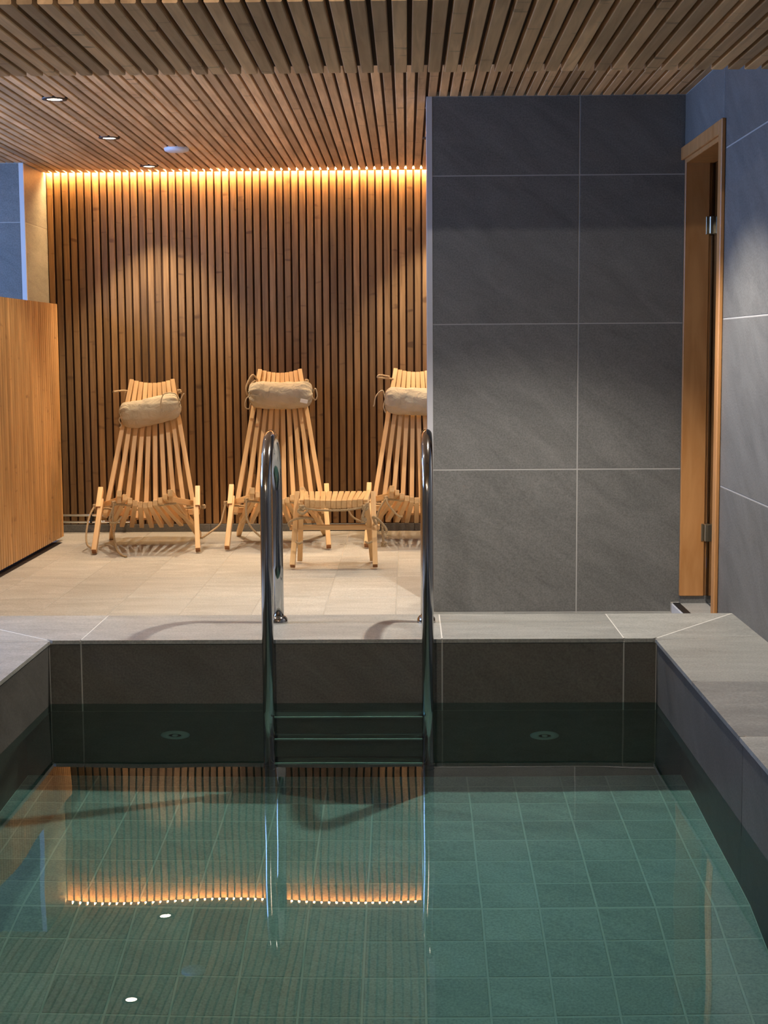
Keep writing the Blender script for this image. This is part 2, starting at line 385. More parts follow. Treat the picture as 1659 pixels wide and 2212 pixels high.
# upper basin walls with vertical joints
wb_ = MB(); wb_.box(XL - TT, XR + TT, YC + GR, YC + TT, LIP, -0.012); wpb = wb_.build('wall_pool_back', M['grout']); tag(wpb, 'dark tiled back wall of the pool basin', kind='structure'); receiver(wpb)
grid(wpb, 'pool_wall', (0, YC + TT, 0), (1, 0, 0), (0, 0, 1), [XL] + bx + [XR], [LIP, CZ0], TT, 0.004, True)
wr_ = MB(); wr_.box(XR + GR, XR + TT, Y_NEAR, YC, LIP, -0.012); wpr = wr_.build('wall_pool_right', M['grout']); tag(wpr, 'dark tiled right wall of the pool basin', kind='structure'); receiver(wpr)
grid(wpr, 'pool_wall', (XR + TT, 0, 0), (0, -1, 0), (0, 0, 1), [-YC] + [-y for y in (3.51, 2.31, Y_NEAR)], [LIP, CZ0], TT, 0.004, True)
wl_ = MB(); wl_.box(XL - TT, XL - GR, Y_NEAR, YC, LIP, -0.012); wpl = wl_.build('wall_pool_left', M['grout']); tag(wpl, 'dark tiled left wall of the pool basin', kind='structure'); receiver(wpl)
grid(wpl, 'pool_wall', (XL - TT, 0, 0), (0, 1, 0), (0, 0, 1), [Y_NEAR, 2.31, 3.51, YC], [LIP, CZ0], TT, 0.004, True)

# recessed lower basin
low = MB()
yb2 = YC + YREC; xl2, xr2 = XL - REC, XR + REC; zb = ZPF - 0.75
low.box(xl2 - .1, xr2 + .1, yb2, yb2 + .1, zb, LIP)
low.box(xl2 - .1, xl2, Y_NEAR - .1, yb2, zb, LIP); low.box(xr2, xr2 + .1, Y_NEAR - .1, yb2, zb, LIP)
low.box(xl2 - .1, xr2 + .1, Y_NEAR - .1, Y_NEAR, zb, LIP)
lb = low.build('wall_pool_basin', M['pool_wall']); tag(lb, 'dark submerged walls of the pool basin', kind='structure'); receiver(lb)

yslope = YBRK - SL_LEN * math.cos(SLOPE); zdeep = ZPF - SL_LEN * math.sin(SLOPE)
pf = MB()
prof = [(yb2, ZPF - .0012), (YBRK, ZPF - .0012), (yslope, zdeep - .0012), (Y_NEAR, zdeep - .0012)]
for (a, za), (c, zc_) in zip(prof[:-1], prof[1:]):
    pf.add([(xl2, a, za), (xr2, a, za), (xr2, c, zc_), (xl2, c, zc_)], [(3, 2, 1, 0)])
pfloor = pf.build('floor_pool', M['grout_pool']); tag(pfloor, 'small square tiles on the pool bottom', kind='structure'); receiver(pfloor)
TS = 0.1502
cols = [0.188 + TS * k for k in range(-9, 5)]; cols = [xl2] + [x for x in cols if xl2 + .03 < x < xr2 - .03] + [xr2]
rows = [YBRK + 0.1497 * k for k in range(0, 7)] + [yb2]
grid(pfloor, 'pool_tile', (0, 0, ZPF - .008), (1, 0, 0), (0, 1, 0), cols, rows, 0.008, 0.005, True)
vsl = (0, math.cos(SLOPE), math.sin(SLOPE))
nsl = Vector((1, 0, 0)).cross(Vector(vsl))
grid(pfloor, 'pool_tile', Vector((0, YBRK, ZPF)) - nsl * .008 + Vector(vsl) * -.004, (1, 0, 0), vsl, cols, [-0.1497 * k for k in range(9, -1, -1)], 0.008, 0.005, True)

# water surface
wa = MB(); nx, ny = 60, 110; x0, x1, y0, y1 = XL - .002, XR + .002, Y_NEAR - .002, YC + .002
def ripple(x, y):
    return 0.00010 * (math.sin(9 * x + 7 * y + 1.3) + math.sin(-13 * x + 11 * y) * .7 + math.sin(23 * x + 5 * y + .4) * .35 + math.sin(4 * x - 19 * y + 2.) * .4)
vs = [(x0 + (x1 - x0) * i / nx, y0 + (y1 - y0) * j / ny, ZW) for j in range(ny + 1) for i in range(nx + 1)]
vs = [(x, y, z + ripple(x, y)) for x, y, z in vs]
fs = [(j * (nx + 1) + i, j * (nx + 1) + i + 1, (j + 1) * (nx + 1) + i + 1, (j + 1) * (nx + 1) + i) for j in range(ny) for i in range(nx)]
water = link('water', mesh_of('water', vs, fs, True), M['water']); tag(water, 'still clear green water filling the pool', 'water', kind='stuff')
water.cycles.is_caustics_caster = True

# ------------------------------------------------------------------ structure: walls
mb = MB(); mb.box(XPL + .001, XW + .2, YP + GR, YP + 0.14, ZF - .05, ZC + .05)
wp = mb.build('wall_partition', M['grout']); tag(wp, 'dark slate tiled partition wall right of the lounge', kind='structure')
grid(wp, 'tile', (0, YP + TT, 0), (1, 0, 0), (0, 0, 1), [XPL, XG, XW + .003], zrows(ZS, ZC), TT, 0.0045)
mb = MB(); mb.box(XPL - .0215, XPL + .001, YP - .001, YP + 0.142, ZF, ZC); tr = mb.build('trim_1', M['trim'], None); tag(tr, 'pale edge profile on the corner of the slate partition', kind='structure')

DY0, DY1, DZ1 = 5.49, 6.215, 1.685          # door opening in the right wall
mb = MB()
mb.box(XW + GR, XW + .2, ROOM_Y0, DY0, ZF - .05, ZC + .05); mb.box(XW + GR, XW + .2, DY1, YP + .02, ZF - .05, ZC + .05)
mb.box(XW + GR, XW + .2, DY0, DY1, DZ1, ZC + .05)
wr = mb.build('wall_right', M['grout']); tag(wr, 'grey slate tiled wall on the right of the pool', kind='structure')
zr = zrows(ZF, ZC)
yj = [DY0, 4.30, 3.10, 1.90, 0.7, ROOM_Y0]
for a, c in zip(yj[:-1], yj[1:]):
    for z0, z1 in zip(zr[:-1], zr[1:]): tile(wr, 'tile', (XW + TT, 0, 0), (0, -1, 0), (0, 0, 1), -a, -c, z0, z1, TT, 0.0045)
tile(wr, 'tile', (XW + TT, 0, 0), (0, -1, 0), (0, 0, 1), -YP, -DY0, DZ1, ZC, TT, 0.0045)
tile(wr, 'tile', (XW + TT, 0, 0), (0, -1, 0), (0, 0, 1), -YP, -DY1, ZF, DZ1, TT, 0.002)

# left block at the back (its end is lit blue by the window)
YBK = 8.27
mb = MB(); mb.box(ROOM_X0, XBL - GR, YBK + GR, 9.0, ZF - .05, ZC + .05)
wlb = mb.build('wall_left_back', M['grout']); tag(wlb, 'tiled wall block at the left end of the lounge', kind='structure')
grid(wlb, 'tile', (0, YBK + TT, 0), (1, 0, 0), (0, 0, 1), [ROOM_X0, XBL - 1.2, XBL - .6, XBL - .024], zrows(ZF, ZC), TT, 0.0045)
grid(wlb, 'coping', (XBL - TT, 0, 0), (0, 1, 0), (0, 0, 1), [YBK + .004, YB + .01], zrows(ZF, ZC), TT, 0.0045)
mb = MB(); mb.box(XBL - .024, XBL + .0005, YBK - .001, YBK + .012, ZF, ZC); t2 = mb.build('trim_2', M['trim']); tag(t2, 'pale edge profile on the corner of the left wall block', kind='structure')

# left wall with a window out of frame, wall behind the camera
mb = MB()
mb.box(ROOM_X0 - .2, ROOM_X0, ROOM_Y0, WIN_Y0, ZF - .05, ZC + .05); mb.box(ROOM_X0 - .2, ROOM_X0, WIN_Y1, YBK + .1, ZF - .05, ZC + .05)
mb.box(ROOM_X0 - .2, ROOM_X0, WIN_Y0, WIN_Y1, ZF - .05, WIN_Z0); mb.box(ROOM_X0 - .2, ROOM_X0, WIN_Y0, WIN_Y1, WIN_Z1, ZC + .05)
wleft = mb.build('wall_left', M['plaster']); tag(wleft, 'plain grey wall far left with a window', kind='structure')
mb = MB(); mb.box(ROOM_X0 - .2, XW + .2, ROOM_Y0 - .1, ROOM_Y0, ZF - .05, ZC + .05)
wn = mb.build('wall_front', M['plaster']); tag(wn, 'plain grey wall behind the camera', kind='structure')
win = empty('window_1', (ROOM_X0 - .06, (WIN_Y0 + WIN_Y1) / 2, WIN_Z0)); tag(win, 'wide window in the left wall', kind='structure')
mb = MB(); hw, hh = (WIN_Y1 - WIN_Y0) / 2, WIN_Z1 - WIN_Z0
for (a, c, d, e) in ((-hw, -hw + .05, 0, hh), (hw - .05, hw, 0, hh), (-hw, hw, 0, .05), (-hw, hw, hh - .05, hh), (-.025, .025, 0, hh)): mb.box(-.03, .03, a, c, d, e)
mb.build('window_frame', M['white'], win)
for s in (-1, 1):
    mb = MB(); mb.box(-.004, .004, min(s * .03, s * (hw - .05)), max(s * .03, s * (hw - .05)), .05, hh - .05); mb.build('pane', M['glass'], win)

# ------------------------------------------------------------------ slats
def slat_mesh(length, wd, dp, mat, ch=0.0022, side=None):
    """bar with chamfered long edges, length along local Z, front along +Y"""
    a, d = wd / 2, dp
    sec = [(-a, 0), (a, 0), (a, d - ch), (a - ch, d), (-a + ch, d), (-a, d - ch)]
    n = len(sec); vs = [(x, y, -length / 2) for x, y in sec] + [(x, y, length / 2) for x, y in sec]
    fs = [tuple(range(n - 1, -1, -1)), tuple(range(n, 2 * n))] + [(i, (i + 1) % n, n + (i + 1) % n, n + i) for i in range(n)]
    me = mesh_of('slat', vs, fs); me.materials.append(M[mat])
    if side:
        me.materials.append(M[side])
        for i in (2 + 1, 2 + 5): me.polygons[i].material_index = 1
    return me

SD = 0.019
# back wall: backing, slats, dark tile base
mb = MB(); mb.box(XBL - .05, XW + .2, YB + SD, YB + SD + .12, ZF - .05, ZC + .1)
wbk = mb.build('wall_back', M['backing']); tag(wbk, 'wall clad in upright brown wooden slats', kind='structure')
Z_SL0, Z_SL1 = -0.087, ZC + .05
sm = slat_mesh(Z_SL1 - Z_SL0, SLAT_W, SD, 'wall_slat')
x = XBL + 0.004 + SLAT_W / 2
while x < XW + .1:
    mw = Matrix(((1, 0, 0, x), (0, -1, 0, YB + SD), (0, 0, 1, (Z_SL0 + Z_SL1) / 2), (0, 0, 0, 1)))
    # keep a proper rotation: turn about Z by 180 degrees
    mw = Matrix.Translation((x, YB + SD, (Z_SL0 + Z_SL1) / 2)) @ Matrix.Rotation(math.pi, 4, 'Z')
    link('slat', sm, None, wbk, mw); x += PITCH_S
bb = empty('baseboard_back', (-.5, YB + .006, ZF)); tag(bb, 'dark tile base strip under the slatted wall', kind='structure')
xs = [XBL] + [-1.76 + .6 * k for k in range(5)] + [XW + .1]
mb = MB(); mb.box(XBL, XW + .1, YB + .004, YB + SD, ZF - .02, Z_SL0 - .001)
o = mb.build('backing_strip', M['backing'], None); o.parent = bb; o.matrix_parent_inverse = Matrix.Translation((.5, -(YB + .006), -ZF))
for a, c in zip(xs[:-1], xs[1:]):
    t_ = tile(None, 'tile', (0, YB + .004, 0), (1, 0, 0), (0, 0, 1), a, c, ZF, Z_SL0 - .002, .006, .002)
    t_.parent = bb; t_.matrix_parent_inverse = Matrix.Translation((.5, -(YB + .006), -ZF))

# high ceiling over the lounge
LED_GAP = 0.032
cy0, cy1 = 3.7, YB - LED_GAP
mb = MB(); mb.box(ROOM_X0, XW + .2, cy0, YB + .2, ZC + SD, ZC + SD + .1)
ceil = mb.build('ceiling', M['backing']); tag(ceil, 'high ceiling of brown wooden slats over the lounge', kind='structure')
sm = slat_mesh(cy1 - cy0, SLAT_W, SD, 'slat')
rotc = Matrix(((1, 0, 0, 0), (0, 0, 1, 0), (0, -1, 0, 0), (0, 0, 0, 1)))       # local Z -> Y, local Y -> -Z
x = XBL + 0.004 + SLAT_W / 2 - PITCH_S * 30
while x < XW:
    if x > ROOM_X0: link('slat', sm, None, ceil, Matrix.Translation((x, (cy0 + cy1) / 2, ZC + SD)) @ rotc)
    x += PITCH_S
# lower soffit crossing above the pool
mb = MB(); mb.box(ROOM_X0, XW + .2, Y_LOW0, Y_LOW, Z_LOW + SD, Z_LOW + SD + .06); mb.box(ROOM_X0, XW + .2, Y_LOW0 + .01, Y_LOW0 + .05, Z_LOW + SD + .06, ZC + SD); mb.box(ROOM_X0, XW + .2, cy0 - .04, cy0, Z_LOW + SD + .06, ZC + SD)
ceil2 = mb.build('ceiling.001', M['backing']); tag(ceil2, 'lower slatted wooden soffit above the pool', kind='structure')
mb = MB(); mb.box(ROOM_X0, XW, Y_LOW0 - .008, Y_LOW0 + .009, Z_LOW + SD + .001, ZC + SD - .001); mb.build('fascia', M['slat'], ceil2)
sm = slat_mesh(Y_LOW - Y_LOW0, SLAT_W, SD, 'slat')
x = XBL + 0.004 + SLAT_W / 2 - PITCH_S * 30 + .012
while x < XW:
    if x > ROOM_X0: link('slat', sm, None, ceil2, Matrix.Translation((x, (Y_LOW + Y_LOW0) / 2, Z_LOW + SD)) @ rotc)
    x += PITCH_S
# ceiling over the near half of the pool, out of frame
mb = MB(); mb.box(ROOM_X0, XW + .2, ROOM_Y0, Y_LOW0 + .05, ZC + SD, ZC + SD + .1)
ceil3 = mb.build('ceiling.002', M['slat']); tag(ceil3, 'wooden ceiling over the near half of the pool', kind='structure')

# ------------------------------------------------------------------ LED strip
mb = MB(); mb.box(XBL + .002, XW, YB - .024, YB - .012, ZC + .010, ZC + .016)
led = mb.build('led_strip', M['led']); tag(led, 'glowing warm strip light along the top of the slatted wall', 'strip light')

# ------------------------------------------------------------------ downlights
def downlight(x, y, label, power, cone=70, blend=0.6, group='ceiling downlights', size=0.02, colr=(1.0, 0.85, 0.66), caustic=False, flat=False):
    t = empty('downlight', (x, y, ZC)); tag(t, label, 'downlight', group)
    r = MB(); r.lathe([(.034, .006), (.030, -.002), (.034, -.004), (.050, -.003), (.052, .0), (.052, .006)], 28)
    r.build('rim', M['darkring'], t)
    l = MB(); l.lathe([(0.0001, -.0008), (.031, -.0008)], 24); l.build('lens', M['lens'], t)
    if flat:
        ld = bpy.data.lights.new('downlight_lamp', 'AREA'); ld.shape = 'DISK'; ld.size = size * 2
    else:
        ld = bpy.data.lights.new('downlight_lamp', 'SPOT'); ld.spot_size = math.radians(cone); ld.spot_blend = blend; ld.shadow_soft_size = size
    ld.energy = power; ld.color = colr; ld.cycles.is_caustics_light = caustic
    lo = bpy.data.objects.new('lamp', ld); C.objects.link(lo); lo.parent = t; lo.location = (0, 0, -.012)
    return t
downlight(-1.423, 6.22, 'ceiling downlight nearest the pool in the row above the lounge', SPOT_W, 84, .6)
downlight(-1.423, 7.345, 'middle ceiling downlight of the row above the lounge', SPOT_W, 84, .6)
downlight(-1.423, 8.465, 'ceiling downlight nearest the slatted wall, above the left chair', SPOT_W * 1.5, 80, .6)
downlight(0.13, 6.52, 'ceiling downlight half hidden behind the top of the slate partition', SPOT_W, 84, .6)
downlight(0.13, 7.45, 'ceiling downlight behind the slate partition, above the footstool', SPOT_W, 84, .6)
downlight(0.20, 8.465, 'ceiling downlight behind the slate partition near the slatted wall', SPOT_W * 1.5, 80, .6)
downlight(0.41, 5.01, 'ceiling downlight above the coping right of the ladder', POOL_W, 104, .45, colr=(1.0, 0.92, 0.82), caustic=True)
downlight(-1.423, 5.03, 'ceiling downlight above the left coping of the pool', POOL_W * .35, 104, .35, colr=(1.0, 0.90, 0.78), caustic=True)
downlight(-1.423, 1.64, 'ceiling downlight over the near left of the pool', NEAR_W, flat=True, colr=(1.0, 0.92, 0.82), caustic=True)
# bulb lamp on the ceiling of the near half of the pool, out of frame
t = empty('bulb_lamp', (-0.35, 1.0, ZC + SD)); tag(t, 'ceiling lamp with a bare bulb over the near end of the pool', 'lamp')
mb = MB(); mb.lathe([(.0001, -.03), (.05, -.03), (.055, -.012), (.055, 0)], 28); mb.build('canopy', M['brushed'], t)
mb = MB(); mb.tube([(0, 0, -.03), (0, 0, -.085)], .014, 16); mb.build('socket', M['darkring'], t)
mb = MB(); mb.lathe([(.0001, -.176), (.055, -.176), (.070, -.170), (.071, -.168), (.055, -.172), (.0001, -.172)], 32); mb.build('added_baffle', M['brushed'], t)  # unseen disc added below the bulb to keep light off the near pool floor
for k in range(3):
    a_ = k * 2.094 - 1.57; mb = MB(); mb.tube([(.052 * math.cos(a_), .052 * math.sin(a_), -.03), (.062 * math.cos(a_), .062 * math.sin(a_), -.172)], .002, 6); mb.build('stem', M['brushed'], t)
ld = bpy.data.lights.new('bulb', 'POINT'); ld.energy = BULB_W; ld.color = (1.0, 0.93, 0.84); ld.shadow_soft_size = 0.014; ld.cycles.is_caustics_light = True
lo = bpy.data.objects.new('bulb', ld); C.objects.link(lo); lo.parent = t; lo.location = (0, 0, -.115)

# smoke detector
t = empty('smoke_detector', (-1.159, 7.734, ZC)); tag(t, 'round white detector disc on the slatted ceiling', 'detector')
mb = MB(); mb.lathe([(.062, .004), (.063, -.006), (.060, -.014), (.05, -.018), (.0001, -.020)], 36); mb.build('cover', M['white'], t)
mb = MB(); mb.lathe([(.05, .004), (.05, .002), (.0001, .002)], 24); mb.build('base_plate', M['white'], t)

# ------------------------------------------------------------------ timber screen (left)
SX, SY0, SY1, SZ0, SZ1 = -1.945, 5.3, 8.40, ZF + .024, 1.187
scr = empty('partition_screen', (SX, (SY0 + SY1) / 2, ZF)); tag(scr, 'low honey coloured screen of fine upright wooden ribs at left', 'screen')
inv = Matrix.Translation((-SX, -(SY0 + SY1) / 2, -ZF))
mb = MB(); mb.box(SX - .05, SX - .012, SY0, SY1, SZ0 + .003, SZ1 - .002); o = mb.build('panel', M['screen_back_shade'], None); o.parent = scr; o.matrix_parent_inverse = inv
sm = slat_mesh(SZ1 - SZ0, 0.036, 0.016, 'screen', .004, 'screen_back_shade')  # rib sides painted darker in place of groove shadow
y = SY1 - .0165
while y > SY0:
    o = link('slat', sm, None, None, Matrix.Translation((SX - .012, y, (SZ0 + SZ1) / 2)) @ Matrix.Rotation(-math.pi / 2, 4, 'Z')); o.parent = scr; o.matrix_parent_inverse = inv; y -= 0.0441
for yy in (SY0 + .3, SY1 - .5, (SY0 + SY1) / 2):
    mb = MB(); mb.box(SX - .046, SX - .03, yy - .02, yy + .02, ZF, SZ0 + .01); o = mb.build('foot', M['backing'], None); o.parent = scr; o.matrix_parent_inverse = inv

# floor drain under the screen
dr = empty('floor_drain', (-1.945, 7.0, ZF)); tag(dr, 'dark slotted floor drain running along the foot of the screen', 'drain')
inv = Matrix.Translation((1.945, -7.0, -ZF))
mb = MB(); mb.box(-1.99, -1.925, 5.4, 8.29, ZF + .0003, ZF + .0015); o = mb.build('dark_strip', M['black'], None); o.parent = dr; o.matrix_parent_inverse = inv
bm_ = mesh_of('bar', [(-.03, -.0045, 0), (.03, -.0045, 0), (.03, .0045, 0), (-.03, .0045, 0), (-.03, -.0045, .003), (.03, -.0045, .003), (.03, .0045, .003), (-.03, .0045, .003)],
              [(0, 3, 2, 1), (4, 5, 6, 7), (0, 1, 5, 4), (1, 2, 6, 5), (2, 3, 7, 6), (3, 0, 4, 7)]); bm_.materials.append(M['darkring'])
y = 8.27
while y > 6.6:
    o = link('bar', bm_, None, None, Matrix.Translation((-1.9575, y, ZF + .0012))); o.parent = dr; o.matrix_parent_inverse = inv; y -= .03

# heating pipe along the wall
hp = empty('heating_pipe', (-1.9, YB - .05, ZF)); tag(hp, 'pair of thin chrome pipes along the wall behind the left chair', 'pipe')
inv = Matrix.Translation((1.9, -(YB - .05), -ZF))
for z in (-0.029, -0.069):
    mb = MB(); mb.tube([(XBL + .01, YB - .05, z), (-1.62, YB - .05, z)], .0075, 12); o = mb.build('pipe', M['chrome'], None); o.parent = hp; o.matrix_parent_inverse = inv
for xx in (-1.855, -1.66):
    mb = MB(); mb.box(xx - .007, xx + .007, YB - .06, YB - .001, -.075, -.024); o = mb.build('bracket', M['black'], None); o.parent = hp; o.matrix_parent_inverse = inv

# ------------------------------------------------------------------ sauna door on the right
door = empty('door_1', (XW + .1, (DY0 + DY1) / 2, ZF)); tag(door, 'glass door in an orange wooden frame in the right wall', kind='structure')
def dpart(name, mb, mat, parent=None):
    o = mb.build(name, M[mat], None)
    o.parent = parent or door; o.matrix_parent_inverse = Matrix.Translation((-(XW + .1), -(DY0 + DY1) / 2, -ZF)); return o
GX = XW + .105
mb = MB(); mb.cbox(XW - .004, GX - .010, DY1 - .020, DY1 + .002, ZF + .032, DZ1, .002); dpart('jamb', mb, 'door_wood')
mb = MB(); mb.box(GX - .010, XW + .2, DY1 - .004, DY1 + .002, ZF + .032, DZ1); dpart('jamb_rebate', mb, 'door_wood')
mb = MB(); mb.cbox(XW - .004, XW + .2, DY0 - .002, DY0 + .020, ZF + .002, DZ1, .002); dpart('jamb', mb, 'door_wood')
mb = MB(); mb.cbox(XW - .004, XW + .2, DY0 + .020, DY1 - .020, DZ1 - .022, DZ1, .002); dpart('head', mb, 'door_wood')
mb = MB(); mb.cbox(XW - .016, XW - .0005, DY0 - .045, DY0 + .010, ZF + .001, DZ1 + .045, .003); dpart('casing', mb, 'door_wood')
mb = MB(); mb.cbox(XW - .016, XW - .0005, DY0 + .0105, YP - .003, DZ1 - .006, DZ1 + .045, .003); dpart('casing', mb, 'door_wood')
mb = MB(); mb.box(GX, GX + .008, DY0 + .022, DY1 - .008, ZF + .012, DZ1 - .026); dpart('glass_leaf', mb, 'glass')
for z in (1.414, 0.164):
    mb = MB(); mb.cbox(GX - .014, GX + .020, DY1 - .05, DY1 - .004, z - .036, z + .036, .003); h = dpart('hinge', mb, 'hinge')
    mb = MB(); mb.cbox(GX - .024, GX - .0145, DY1 - .024, DY1 - .0195, z - .036, z + .036, .001); dpart('hinge_plate', mb, 'hinge')
mb = MB(); mb.box(XW + .001, XW + .2, DY1 - .010, DY1 + .002, ZF, ZF + .0315); dpart('base_tile', mb, 'tile')
# sauna room behind the glass
mb = MB(); mb.box(XW + .201, XW + 1.2, DY1 + .05, DY1 + .10, ZF, ZC); mb.box(XW + .201, XW + 1.2, DY0 - .7, DY0 - .65, ZF, ZC); mb.box(XW + 1.15, XW + 1.2, DY0 - .65, DY1 + .05, ZF, ZC); mb.box(XW + .201, XW + 1.2, DY0 - .65, DY1 + .05, ZC - .05, ZC)
o = mb.build('wall_sauna', M['wall_slat']); tag(o, 'dark wooden walls of the room behind the glass door', kind='structure')

# low threshold along the door opening
t = empty('threshold_block', (1.112, 5.86, ZS)); tag(t, 'narrow grey threshold with dark top on the floor by the door frame', 'threshold')
mb = MB(); mb.cbox(-.017, .018, -.36, .34, .0005, .041, .002); mb.build('body', M['white'], t)
mb = MB(); mb.cbox(-.012, .017, -.358, .338, .041, .045, .0015); mb.build('pad', M['black'], t)

# ------------------------------------------------------------------ pool ladder
LXL, LXR, LY0, LY1, TR = -0.4425, 0.061, 4.66, 5.058, 0.0185
lad = empty('pool_ladder', ((LXL + LXR) / 2, LY1, 0)); tag(lad, 'polished steel pool ladder with two arched handrails', 'ladder')
inv = Matrix.Translation((-(LXL + LXR) / 2, -LY1, 0))
ar = (LY1 - LY0) / 2; zc0 = 0.668 - TR - ar
for xx in (LXL, LXR):
    pts = [(xx, LY1, .002), (xx, LY1, .2)] + [(xx, LY1 - ar + ar * math.cos(a), zc0 + ar * math.sin(a)) for a in [math.pi * k / 28 for k in range(29)]]
    pts += [(xx, LY0, .2), (xx, LY0, -.2), (xx, LY0, -.80)]
    mb = MB(); mb.tube(pts, TR, 24); rail = mb.build('rail', M['steel'], None); rail.parent = lad; rail.matrix_parent_inverse = inv; receiver(rail)
    mb = MB(); mb.lathe([(.0185, .024), (.024, .022), (.030, .014), (.032, .004), (.032, 0.0005)], 28, 'Z', (xx, LY1, 0)); f = mb.build('flange', M['steel'], None); f.parent = lad; f.matrix_parent_inverse = inv
    mb = MB(); mb.tube([(xx, LY0, -.80), (xx, LY0, -.835), (xx, LY0 + .012, -.85)], .0215, 16); e_ = mb.build('end_cap', M['black'], None); e_.parent = lad; e_.matrix_parent_inverse = inv; receiver(e_)
    mb = MB(); mb.tube([(xx, LY0, -.70), (xx, YC + YREC - .001, -.70)], .012, 14); e_ = mb.build('wall_stay', M['steel'], None); e_.parent = lad; e_.matrix_parent_inverse = inv; receiver(e_)
for z in (-0.262, -0.515, -0.765):
    mb = MB(); mb.cbox(LXL + TR - .002, LXR - TR + .002, LY0 - .028, LY0 + .040, z - .020, z, .003); st = mb.build('step', M['step'], None); st.parent = lad; st.matrix_parent_inverse = inv; receiver(st)
    mb = MB()
    for k in range(4): mb.box(LXL + TR + .01, LXR - TR - .01, LY0 - .022 + k * .014, LY0 - .015 + k * .014, z, z + .002)
    gr = mb.build('tread_ribs', M['step'], st); gr.matrix_parent_inverse = Matrix.Identity(4); receiver(gr)

# pool inlet fittings
for px, pz, lab in ((-0.7606, -0.617, 'round inlet fitting on the pool wall left of the ladder'), (0.4402, -0.630, 'round inlet fitting on the pool wall right of the ladder')):
    t = empty('pool_inlet', (px, YC + YREC, pz)); tag(t, lab, 'pool inlet', 'pool inlet fittings')
    mb = MB(); mb.lathe([(.0475, 0), (.0475, -.005), (.043, -.009), (.024, -.013), (.021, -.011), (.021, -.002)], 32, 'Y'); receiver(mb.build('flange', M['jet'], t))
    mb = MB(); mb.lathe([(.021, -.003), (.0001, -.003)], 24, 'Y'); receiver(mb.build('socket', M['black'], t))
    mb = MB(); mb.lathe([(.010, -.003), (.009, -.012), (.005, -.014), (.0001, -.014)], 20, 'Y'); receiver(mb.build('nozzle', M['jet'], t))

# ------------------------------------------------------------------ wooden stick chairs
_sticks = {}
def stick_mesh(length, wd, dp, end=0, ch=0.002):
    k = (round(length, 3), wd, dp, end)
    if k not in _sticks:
        a, d = wd / 2, dp / 2
        def ring(s, z):
            a_, d_ = a - s, d - s
            return [(-a_ + ch, -d_, z), (a_ - ch, -d_, z), (a_, -d_ + ch, z), (a_, d_ - ch, z), (a_ - ch, d_, z), (-a_ + ch, d_, z), (-a_, d_ - ch, z), (-a_, -d_ + ch, z)]
        h = length / 2; vs = ring(.0015, -h) + ring(0, -h + .0015) + ring(0, h - .0015) + ring(.0015, h)
        fs = [tuple(range(7, -1, -1)), tuple(range(24, 32))]
        for q in range(3): fs += [(q * 8 + i, q * 8 + (i + 1) % 8, (q + 1) * 8 + (i + 1) % 8, (q + 1) * 8 + i) for i in range(8)]
        me = mesh_of('stick', vs, fs); me.materials.append(M['alder']); me.materials.append(M['end_grain'])
        me.polygons[0].material_index = end; _sticks[k] = me
    return _sticks[k]

def stick(name, parent, p, q, wd=0.025, dp=0.036, side=(1, 0, 0), end=0):
    p, q = Vector(p), Vector(q); z = (q - p).normalized(); s = Vector(side); xax = (s - z * s.dot(z)).normalized(); yax = z.cross(xax)
    L = round((q - p).length, 3)
    mw = Matrix((xax, yax, z)).transposed().to_4x4(); mw.translation = (p + q) / 2
    o = link(name, stick_mesh(L, wd, dp, end), None); o.matrix_local = mw; o.parent = parent
    return o

def smooth_path(pts, n=6):
    P = [Vector(p) for p in pts]; out = []
    for i in range(len(P) - 1):
        p0, p1, p2, p3 = P[max(i - 1, 0)], P[i], P[i + 1], P[min(i + 2, len(P) - 1)]
        for k in range(n):
            t = k / n
            out.append(.5 * ((2 * p1) + (p2 - p0) * t + (2 * p0 - 5 * p1 + 4 * p2 - p3) * t * t + (3 * p1 - p0 - 3 * p2 + p3) * t ** 3))
    out.append(P[-1]); return out

def rope(name, parent, pts, r=0.0048, mat='rope', n=8):
    mb = MB(); mb.tube(smooth_path(pts), r * (1.3 if mat == 'rope' else 1.1), n); o = link(name, mb.mesh(name), M[mat]); o.parent = parent; return o

def knot(parent, c, r=.012):
    c = Vector(c); pts = []
    for k in range(26):
        a = 2 * math.pi * k / 25 * 2
        pts.append(c + Vector((math.cos(a) * (r * .55 + .35 * r * math.cos(1.5 * a)), math.sin(a) * r * .6, r * .75 * math.sin(1.5 * a))))
    mb = MB(); mb.tube(pts, .0062, 8); o = link('knot', mb.mesh('knot'), M['rope']); o.parent = parent; return o

